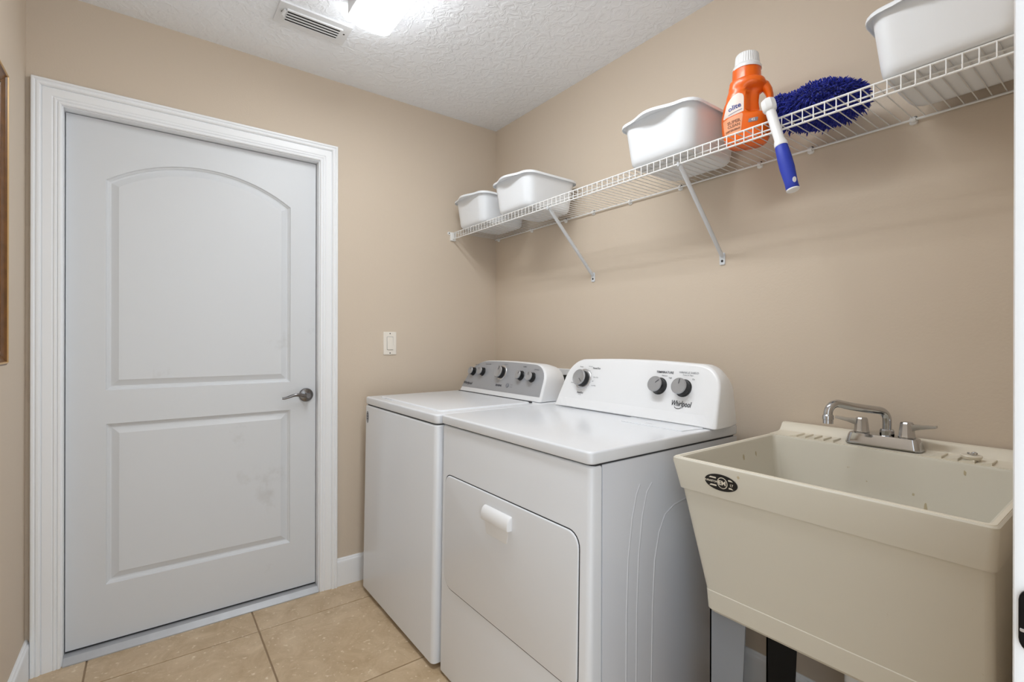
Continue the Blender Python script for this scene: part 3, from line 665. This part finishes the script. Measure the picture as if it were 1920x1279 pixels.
BINS = [((0.216, -0.181), 0, 'white plastic bin in the corner at the far left end of the wire shelf'),
        ((0.592, -0.183), 0, 'white plastic bin second from the corner, next to the corner bin'),
        ((1.404, -0.180), 0, 'white plastic bin on the shelf just left of the orange detergent bottle'),
        ((2.150, -0.183), 0, 'white plastic bin at the right end of the wire shelf, nearest the doorway')]
for i, ((bx, by), rz, lab) in enumerate(BINS):
    if i == 0: r = binroot
    else:
        r = binroot.copy(); COL.objects.link(r)
        for c in binparts: cc = c.copy(); COL.objects.link(cc); cc.parent = r
    r.location = (bx, by, DECK); r.rotation_euler = (0, 0, rz); tag(r, lab, 'storage bin', 'white bins on the wire shelf')

# ---------------------------------------------------------------- detergent bottle
BO = V((1.640, -0.180, DECK)); BA = math.radians(25)
DB = empty('detergent_bottle', BO); tag(DB, 'orange detergent bottle with white cap and side handle on the shelf', 'bottle')
bl = lambda x, y, z: BO + V((x * math.cos(BA) - y * math.sin(BA), x * math.sin(BA) + y * math.cos(BA), z))
def lerp_tab(tab, z):
    for (a, va), (b, vb) in zip(tab, tab[1:]):
        if z <= b: t = (z - a) / (b - a) if b > a else 0; t = max(0, t); t = t * t * (3 - 2 * t); return va + (vb - va) * t
    return tab[-1][1]
XLt = [(0, -0.046), (0.006, -0.054), (0.02, -0.062), (0.05, -0.069), (0.085, -0.071), (0.12, -0.066), (0.15, -0.057), (0.18, -0.050), (0.196, -0.0475), (0.2005, -0.0465), (0.203, -0.0405), (0.240, -0.039)]
XRt = [(0, 0.052), (0.006, 0.060), (0.02, 0.067), (0.045, 0.070), (0.075, 0.066), (0.090, 0.062), (0.097, 0.050), (0.103, 0.039), (0.130, 0.036), (0.156, 0.038), (0.163, 0.048), (0.171, 0.060), (0.182, 0.060), (0.196, 0.0545), (0.2005, 0.0505), (0.203, 0.0435), (0.240, 0.042)]
DPt = [(0, 0.034), (0.006, 0.040), (0.03, 0.044), (0.09, 0.044), (0.15, 0.040), (0.19, 0.0445), (0.2005, 0.0435), (0.203, 0.0395), (0.240, 0.039)]
def sect(z): a, b = lerp_tab(XLt, z), lerp_tab(XRt, z); return (a + b) / 2, (b - a) / 2, lerp_tab(DPt, z)
def scoop(x, z):
    if z < 0.085 or z > 0.182: return 1.0
    tz = min(1, (z - 0.085) / 0.016, (0.182 - z) / 0.016); tx = max(0, min(1, (x - 0.002) / 0.010))
    tz = tz * tz * (3 - 2 * tz); tx = tx * tx * (3 - 2 * tx); return 1 - 0.5 * tz * tx
def front_y(x, z, e=2.6):
    c, w_, d = sect(z); u = min(0.999, abs((x - c) / w_)); ee = 2.0 if z > 0.2 else e
    return -d * (1 - u ** ee) ** (1 / ee) * scoop(x, z)
rings = []
zs = [0, 0.002, 0.006, 0.012, 0.02, 0.03, 0.045, 0.06, 0.075, 0.085, 0.090, 0.094, 0.097, 0.100, 0.103, 0.11, 0.12, 0.13, 0.14, 0.15, 0.156, 0.160, 0.163, 0.167, 0.171, 0.176, 0.182, 0.19, 0.196, 0.1985, 0.2005, 0.2018, 0.203, 0.206, 0.222, 0.240]
for z in zs:
    c, w_, d = sect(z); rg = []; ee = 2.0 if z > 0.2 else 2.6
    for k in range(48):
        a = 2 * PI * k / 48; ca, sa = math.cos(a), math.sin(a)
        x = c + w_ * math.copysign(abs(ca) ** (2 / ee), ca); y = d * math.copysign(abs(sa) ** (2 / ee), sa) * scoop(x, z)
        rg.append(bl(x, y, z))
    rings.append(rg)
mk('bottle_body', loft(NB(), rings), ORANGE, DB, smooth=True, ang=50)
mk('handle', tube(NB(), [bl(*q) for q in ((0.026, 0, 0.190), (0.040, 0, 0.187), (0.053, 0, 0.177), (0.0615, 0, 0.162), (0.0665, 0, 0.145), (0.0675, 0, 0.128), (0.066, 0, 0.113), (0.059, 0, 0.097), (0.046, 0, 0.082))], [0.014, 0.0155, 0.0150, 0.0130, 0.0105, 0.0095, 0.0098, 0.0115, 0.013], 14, flat=1.35), ORANGE, DB, smooth=True, ang=70)
# ribbed cap
bm = NB(); rg = []
for r, h, rib in ((0.0415, 0.236, 0), (0.0415, 0.244, 0), (0.0365, 0.252, 0), (0.0345, 0.253, 0.0012), (0.0322, 0.282, 0.0012), (0.0305, 0.2855, 0.0004), (0.026, 0.286, 0)):
    rg.append([bl(0.003 + (r + (rib if k % 2 else 0)) * math.cos(2 * PI * k / 64), (r + (rib if k % 2 else 0)) * math.sin(2 * PI * k / 64), h) for k in range(64)])
loft(bm, rg); mk('cap', bm, CAPW, DB, smooth=True, ang=25)
def patch(name, outline, m, off, parent=DB):
    """label patch on the bottle's front: outline in (x, z), filled with a fine grid"""
    xs_ = [p[0] for p in outline]; z0 = min(p[1] for p in outline); z1 = max(p[1] for p in outline); n = 18; bm = NB(); prev = None
    n2 = len(outline)
    for i in range(n + 1):
        z = z0 + (z1 - z0) * (0.004 + 0.992 * i / n); hit = []
        for k in range(n2):
            (ax, az), (bx, bz) = outline[k], outline[(k + 1) % n2]
            if (az <= z) != (bz <= z): hit.append(ax + (bx - ax) * (z - az) / (bz - az))
        a, b = min(hit), max(hit); row = []
        for j in range(15):
            x = a + (b - a) * j / 14; row.append(bm.verts.new(bl(x, front_y(x, z) - off, z)))
        if prev:
            for j in range(14): bm.faces.new((prev[j], prev[j + 1], row[j + 1], row[j]))
        prev = row
    return mk(name, bm, m, parent, smooth=True, ang=60)
lb = patch('label', rpoly([(-0.064, 0.082), (-0.004, 0.094), (-0.004, 0.160), (-0.048, 0.148)], [0.004, 0.004, 0.022, 0.03], 6), LABELW, 0.0007)
lb2 = patch('lower_label', rpoly([(-0.058, 0.024), (-0.012, 0.030), (-0.006, 0.091), (-0.0645, 0.079)], 0.005, 4), LABELO, 0.0007)
def bwrap(cx, cz, rot=0.0, off=0.0013):
    cr, sr = math.cos(rot), math.sin(rot)
    def f(x, y): X = cx + x * cr - y * sr; Z = cz + x * sr + y * cr; return bl(X, front_y(X, Z) - off, Z)
    return f
text('lettering', 'olite', 0.021, BLUEINK, lb, BO, (1, 0, 0), (0, 0, 1), 0.15, wrap=bwrap(-0.031, 0.112, 0.30), bold=0.0006)
text('lettering', '_____', 0.016, BLUEINK, lb, BO, (1, 0, 0), (0, 0, 1), 0.0, wrap=bwrap(-0.030, 0.103, 0.30), bold=0.0003)
for body, x_, z_, s_ in (('SUPER', -0.032, 0.067, 0.0135), ('CLEAN', -0.032, 0.055, 0.0115), ('DETERGENT', -0.034, 0.042, 0.0075)):
    text('lettering', body, s_, BROWNINK, lb2, BO, (1, 0, 0), (0, 0, 1), 0.0, wrap=bwrap(x_, z_, 0.14), bold=0.0005)
bgd = patch('badge', rpoly([(0.008, 0.056), (0.034, 0.058), (0.036, 0.070), (0.010, 0.068)], 0.003, 3), GREYINK, 0.0008)
text('lettering', '42', 0.011, LABELW, bgd, BO, (1, 0, 0), (0, 0, 1), 0.0, wrap=bwrap(0.022, 0.0632, 0.08), bold=0.0003)

# ---------------------------------------------------------------- blue chenille duster
DU = tag(empty('duster_brush', (1.85, -0.18, DECK)), 'blue chenille duster brush lying on the shelf with its handle hanging over the edge', 'brush')
MC = V((1.842, -0.150, DECK + 0.056)); MR = V((0.100, 0.098, 0.044))
bm = NB(); bmesh.ops.create_uvsphere(bm, u_segments=24, v_segments=14, radius=1.0)
for v in bm.verts: v.co = MC + V((v.co.x * MR.x, v.co.y * MR.y, v.co.z * MR.z))
mk('mop_core', bm, BLUEF, DU, smooth=True, ang=80)
random.seed(11); verts = []; faces = []
def strand(b, d, L, r):
    u = d.orthogonal().normalized(); v = d.cross(u); side = (u * random.uniform(-1, 1) + v * random.uniform(-1, 1)) * L * 0.45
    base = len(verts)
    for t, rr in ((0, r), (0.45, r * 1.15), (0.85, r * 0.95)):
        c = b + d * L * t + side * t * t + V((0, 0, -0.30 * L * t * t))
        for k in range(4): a = PI / 2 * k; verts.append(c + (u * math.cos(a) + v * math.sin(a)) * rr)
    verts.append(b + d * L + side + V((0, 0, -0.30 * L)))
    for q in range(2):
        for k in range(4): k2 = (k + 1) % 4; faces.append((base + q * 4 + k, base + q * 4 + k2, base + q * 4 + 4 + k2, base + q * 4 + 4 + k))
    for k in range(4): faces.append((base + 8 + k, base + 8 + (k + 1) % 4, base + 12))
for i in range(4300):
    z = random.uniform(-1, 1); a = random.uniform(0, 2 * PI); s = math.sqrt(1 - z * z); n = V((s * math.cos(a), s * math.sin(a), z))
    b = MC + V((n.x * MR.x, n.y * MR.y, n.z * MR.z)) * 0.97
    d = (V((n.x / MR.x, n.y / MR.y, n.z / MR.z)).normalized() + V((random.uniform(-.8, .8), random.uniform(-.8, .8), random.uniform(-.8, .8)))).normalized()
    L = random.uniform(0.015, 0.029)
    if n.z < -0.35: L *= 0.45
    strand(b, d, L, random.uniform(0.0015, 0.0024))
# a lobe curling out towards the handle
LC = V((1.765, -0.200, DECK + 0.076))
for i in range(1100):
    n = V((random.gauss(0, 1), random.gauss(0, 1), random.gauss(0, 1))).normalized()
    strand(LC + V((n.x * 0.030, n.y * 0.032, n.z * 0.018)), (n + V((random.uniform(-.6, .6), random.uniform(-.6, .6), random.uniform(-.6, .6)))).normalized(), random.uniform(0.012, 0.022), random.uniform(0.0015, 0.0023))
me = bpy.data.meshes.new('chenille_strands'); me.from_pydata([tuple(v - V((1.85, -0.18, DECK))) for v in verts], [], faces); me.materials.append(BLUEF)
me.polygons.foreach_set('use_smooth', [True] * len(me.polygons))
o = bpy.data.objects.new('chenille_strands', me); COL.objects.link(o); o.parent = DU; o['kind'] = 'stuff'
bm = NB(); bmesh.ops.create_uvsphere(bm, u_segments=16, v_segments=10, radius=1.0)
for v in bm.verts: v.co = LC + V((v.co.x * 0.031, v.co.y * 0.033, v.co.z * 0.019))
mk('mop_lobe', bm, BLUEF, DU, smooth=True, ang=80)
# handle
HY = -0.330
h0, h1, h2 = V((1.782, HY, 1.851)), V((1.812, HY, 1.742)), V((1.846, HY - 0.002, 1.604))
hd_ = (h1 - h0).normalized()
mk('neck', tube(NB(), [h0 + V((-0.004, 0.006, 0.004)), h0 + V((-0.020, 0.04, 0.012)), h0 + V((-0.040, 0.09, 0.020))], [0.011, 0.0095, 0.009], 12), CAPW, DU, smooth=True, ang=60)
mk('elbow', lathe(NB(), h0 - hd_ * 0.016 , hd_, [(0.010, -0.002), (0.017, 0.003), (0.019, 0.010), (0.019, 0.026), (0.016, 0.034), (0.0135, 0.036)], 8), CAPW, DU, smooth=True, ang=35)
mk('shaft', lathe(NB(), h0 + hd_ * 0.015, hd_, [(0.0125, 0), (0.0125, 0.092), (0.0165, 0.104), (0.0165, 0.112), (0.014, 0.114)], 18), CAPW, DU, smooth=True, ang=40)
gd = (h2 - h1).normalized(); GL = (h2 - h1).length
mk('grip', lathe(NB(), h1, gd, [(0.0135, 0), (0.0150, 0.004), (0.0175, GL * 0.35), (0.0180, GL * 0.55), (0.0155, GL * 0.85), (0.0160, GL * 0.97), (0.0140, GL)], 20), BLUEG, DU, smooth=True, ang=50)
mk('end_cap', lathe(NB(), h2, gd, [(0.0158, -0.002), (0.0160, 0.001), (0.0140, 0.003)], 20), CAPW, DU, smooth=True)
bm = NB(); hc = h2 - gd * 0.024 + V((0.0125, -0.0095, 0)); lathe(bm, hc, (0.8, -0.6, 0), [(0.0045, 0), (0.0045, 0.0022)], 14)
for v in bm.verts: v.co.z = hc.z + (v.co.z - hc.z) * 1.7
mk('hanging_hole', bm, CAPW, DU, smooth=True)

# ---------------------------------------------------------------- light switch
SW = tag(empty('light_switch', (0, -0.6755, 1.192)), 'almond rocker light switch on the wall beside the door', 'light switch')
mk('wall_plate', slab(NB(), rrect(-0.711, -0.640, 1.132, 1.252, 0.004), 0.0, 0.0055, 0.003, 'x'), PLATE, SW, smooth=True)
mk('rocker_frame', slab(NB(), rrect(-0.6925, -0.6585, 1.1575, 1.2265, 0.002), 0.005, 0.0062, 0.0004, 'x'), INKL, SW)
bm = NB(); slab(bm, rrect(-0.6912, -0.6598, 1.1588, 1.2252, 0.002), 0.005, 0.0088, 0.001, 'x')
for v in bm.verts:
    if v.co.x > 0.006: v.co.x += (1.192 - v.co.z) * 0.05
mk('rocker', bm, PLATE, SW, smooth=True)
for z in (1.141, 1.243): mk('screw', lathe(NB(), (0.0053, -0.6755, z), (1, 0, 0), [(0.0033, 0), (0.0026, 0.001)], 12), SCREW, SW)

# ---------------------------------------------------------------- ceiling light and vent
LY, LX0, LX1 = -1.008, 0.598, 1.818
CL = tag(empty('ceiling_light', ((LX0 + LX1) / 2, LY, H)), 'lit white wraparound fluorescent ceiling light', 'ceiling light')
box('base_pan', LX0 + 0.003, LX1 - 0.003, LY - 0.0835, LY + 0.0835, H - 0.050, H, VENT, CL, 0.002, 1)
prof = []
for k in range(25):
    a = PI + PI * k / 24; ca, sa = math.cos(a), math.sin(a); prof.append((LY + 0.0815 * math.copysign(abs(ca) ** 0.6, ca), H - 0.0485 + 0.036 * math.copysign(abs(sa) ** 0.8, sa)))
mk('diffuser_lens', loft(NB(), [[V((x, y + (LY - y) * s_, z + (H - 0.0485 - z) * s_)) for y, z in prof] for x, s_ in ((LX0, 0.10), (LX0 + 0.004, 0.02), (LX0 + 0.012, 0), (LX1 - 0.012, 0), (LX1 - 0.004, 0.02), (LX1, 0.10))]), LENS, CL, smooth=True, ang=40)
VT = tag(empty('ceiling_vent', (0.393, -1.16, H)), 'white metal air vent with dark slots in the ceiling', 'vent')
vx0, vx1, vy0, vy1 = 0.322, 0.462, -1.297, -1.026
bm = NB()
for a in ((vx0, vx0 + 0.026, vy0, vy1), (vx1 - 0.034, vx1, vy0, vy1), (vx0 + 0.026, vx1 - 0.034, vy0, vy0 + 0.036), (vx0 + 0.026, vx1 - 0.034, vy1 - 0.036, vy1)): abox(bm, a[0], a[1], a[2], a[3], H - 0.007, H)
mk('frame', bm, VENT, VT, smooth=True)
box('raised_edge', vx1 - 0.034, vx1 - 0.028, vy0 + 0.03, vy1 - 0.03, H - 0.013, H - 0.006, VENT, VT, 0.001, 1)
box('duct_opening', vx0 + 0.026, vx1 - 0.034, vy0 + 0.036, vy1 - 0.036, H - 0.0035, H - 0.0005, DARK, VT)
n = 5; x0, x1 = vx0 + 0.022, vx1 - 0.030
for i in range(n):
    xc = x0 + (x1 - x0) * (i + 0.5) / n
    bm = NB(); prism(bm, [(xc - 0.0040, H - 0.0090), (xc + 0.0040, H - 0.0090), (xc + 0.0040, H - 0.0078), (xc - 0.0040, H - 0.0078)], vy0 + 0.034, vy1 - 0.034, 'y'); mk('louvre', bm, VENT, VT)
mk('damper_lever', tube(NB(), [(vx1 - 0.036, vy0 + 0.026, H - 0.010), (vx1 - 0.058, vy0 + 0.020, H - 0.016), (vx1 - 0.070, vy0 + 0.024, H - 0.014)], [0.005, 0.007, 0.006], 8), VENT, VT, smooth=True)
for y in (vy0 + 0.018, vy1 - 0.018): mk('screw', lathe(NB(), ((vx0 + vx1) / 2 + 0.01, y, H - 0.007), (0, 0, -1), [(0.004, 0), (0.003, 0.0015)], 12), SCREW, VT)

# ---------------------------------------------------------------- framed picture on the left wall
PX0, PX1, PZ0, PZ1, PY = 0.395, 1.05, 1.132, 1.985, YL
PF = tag(empty('picture_frame', ((PX0 + PX1) / 2, PY, (PZ0 + PZ1) / 2)), 'picture in a gilt brown wooden frame at the left edge on the left wall', 'picture frame')
fprof = [(0.0, 0.0), (0.0, 0.019), (0.004, 0.021), (0.010, 0.021), (0.013, 0.017), (0.030, 0.011), (0.040, 0.013), (0.044, 0.008), (0.044, 0.0)]
def fbar(a, b, ia, ib):   # outer corners a, b (x, z) and the inward diagonals
    return loft(NB(), [[V((p[0] + i[0] * t, PY + h, p[1] + i[1] * t)) for t, h in fprof] for p, i in ((a, ia), (b, ib))])
cs = [((PX0, PZ0), (1, 1)), ((PX1, PZ0), (-1, 1)), ((PX1, PZ1), (-1, -1)), ((PX0, PZ1), (1, -1))]
for i in range(4): mk('frame_bar', fbar(cs[i][0], cs[(i + 1) % 4][0], cs[i][1], cs[(i + 1) % 4][1]), WOODF, PF, smooth=True, ang=30)
for i in range(4):
    (ax, az), (ix, iz) = cs[i]; (bx, bz), (jx, jz) = cs[(i + 1) % 4]
    mk('gilt_bead', tube(NB(), [(ax + ix * 0.007, PY + 0.0215, az + iz * 0.007), (bx + jx * 0.007, PY + 0.0215, bz + jz * 0.007)], 0.003, 6), WOODF2, PF, smooth=True)
box('picture', PX0 + 0.04, PX1 - 0.04, PY + 0.001, PY + 0.006, PZ0 + 0.04, PZ1 - 0.04, MATB, PF)

# ---------------------------------------------------------------- washer outlet box behind the consoles
OB = tag(empty('outlet_box', (0.58, 0, 1.02)), 'white recessed laundry outlet box on the wall between the two consoles', 'outlet box')
bm = NB()
for a in ((0.455, 0.715, 1.034, 1.066), (0.455, 0.715, 0.88, 0.90), (0.455, 0.487, 0.90, 1.034), (0.683, 0.715, 0.90, 1.034)): abox(bm, a[0], a[1], -0.010, 0.0, a[2], a[3], 0.002, 1)
mk('frame', bm, ENAMEL2, OB, smooth=True)
box('recess', 0.485, 0.685, -0.004, -0.0005, 0.895, 1.036, BOXIN, OB)
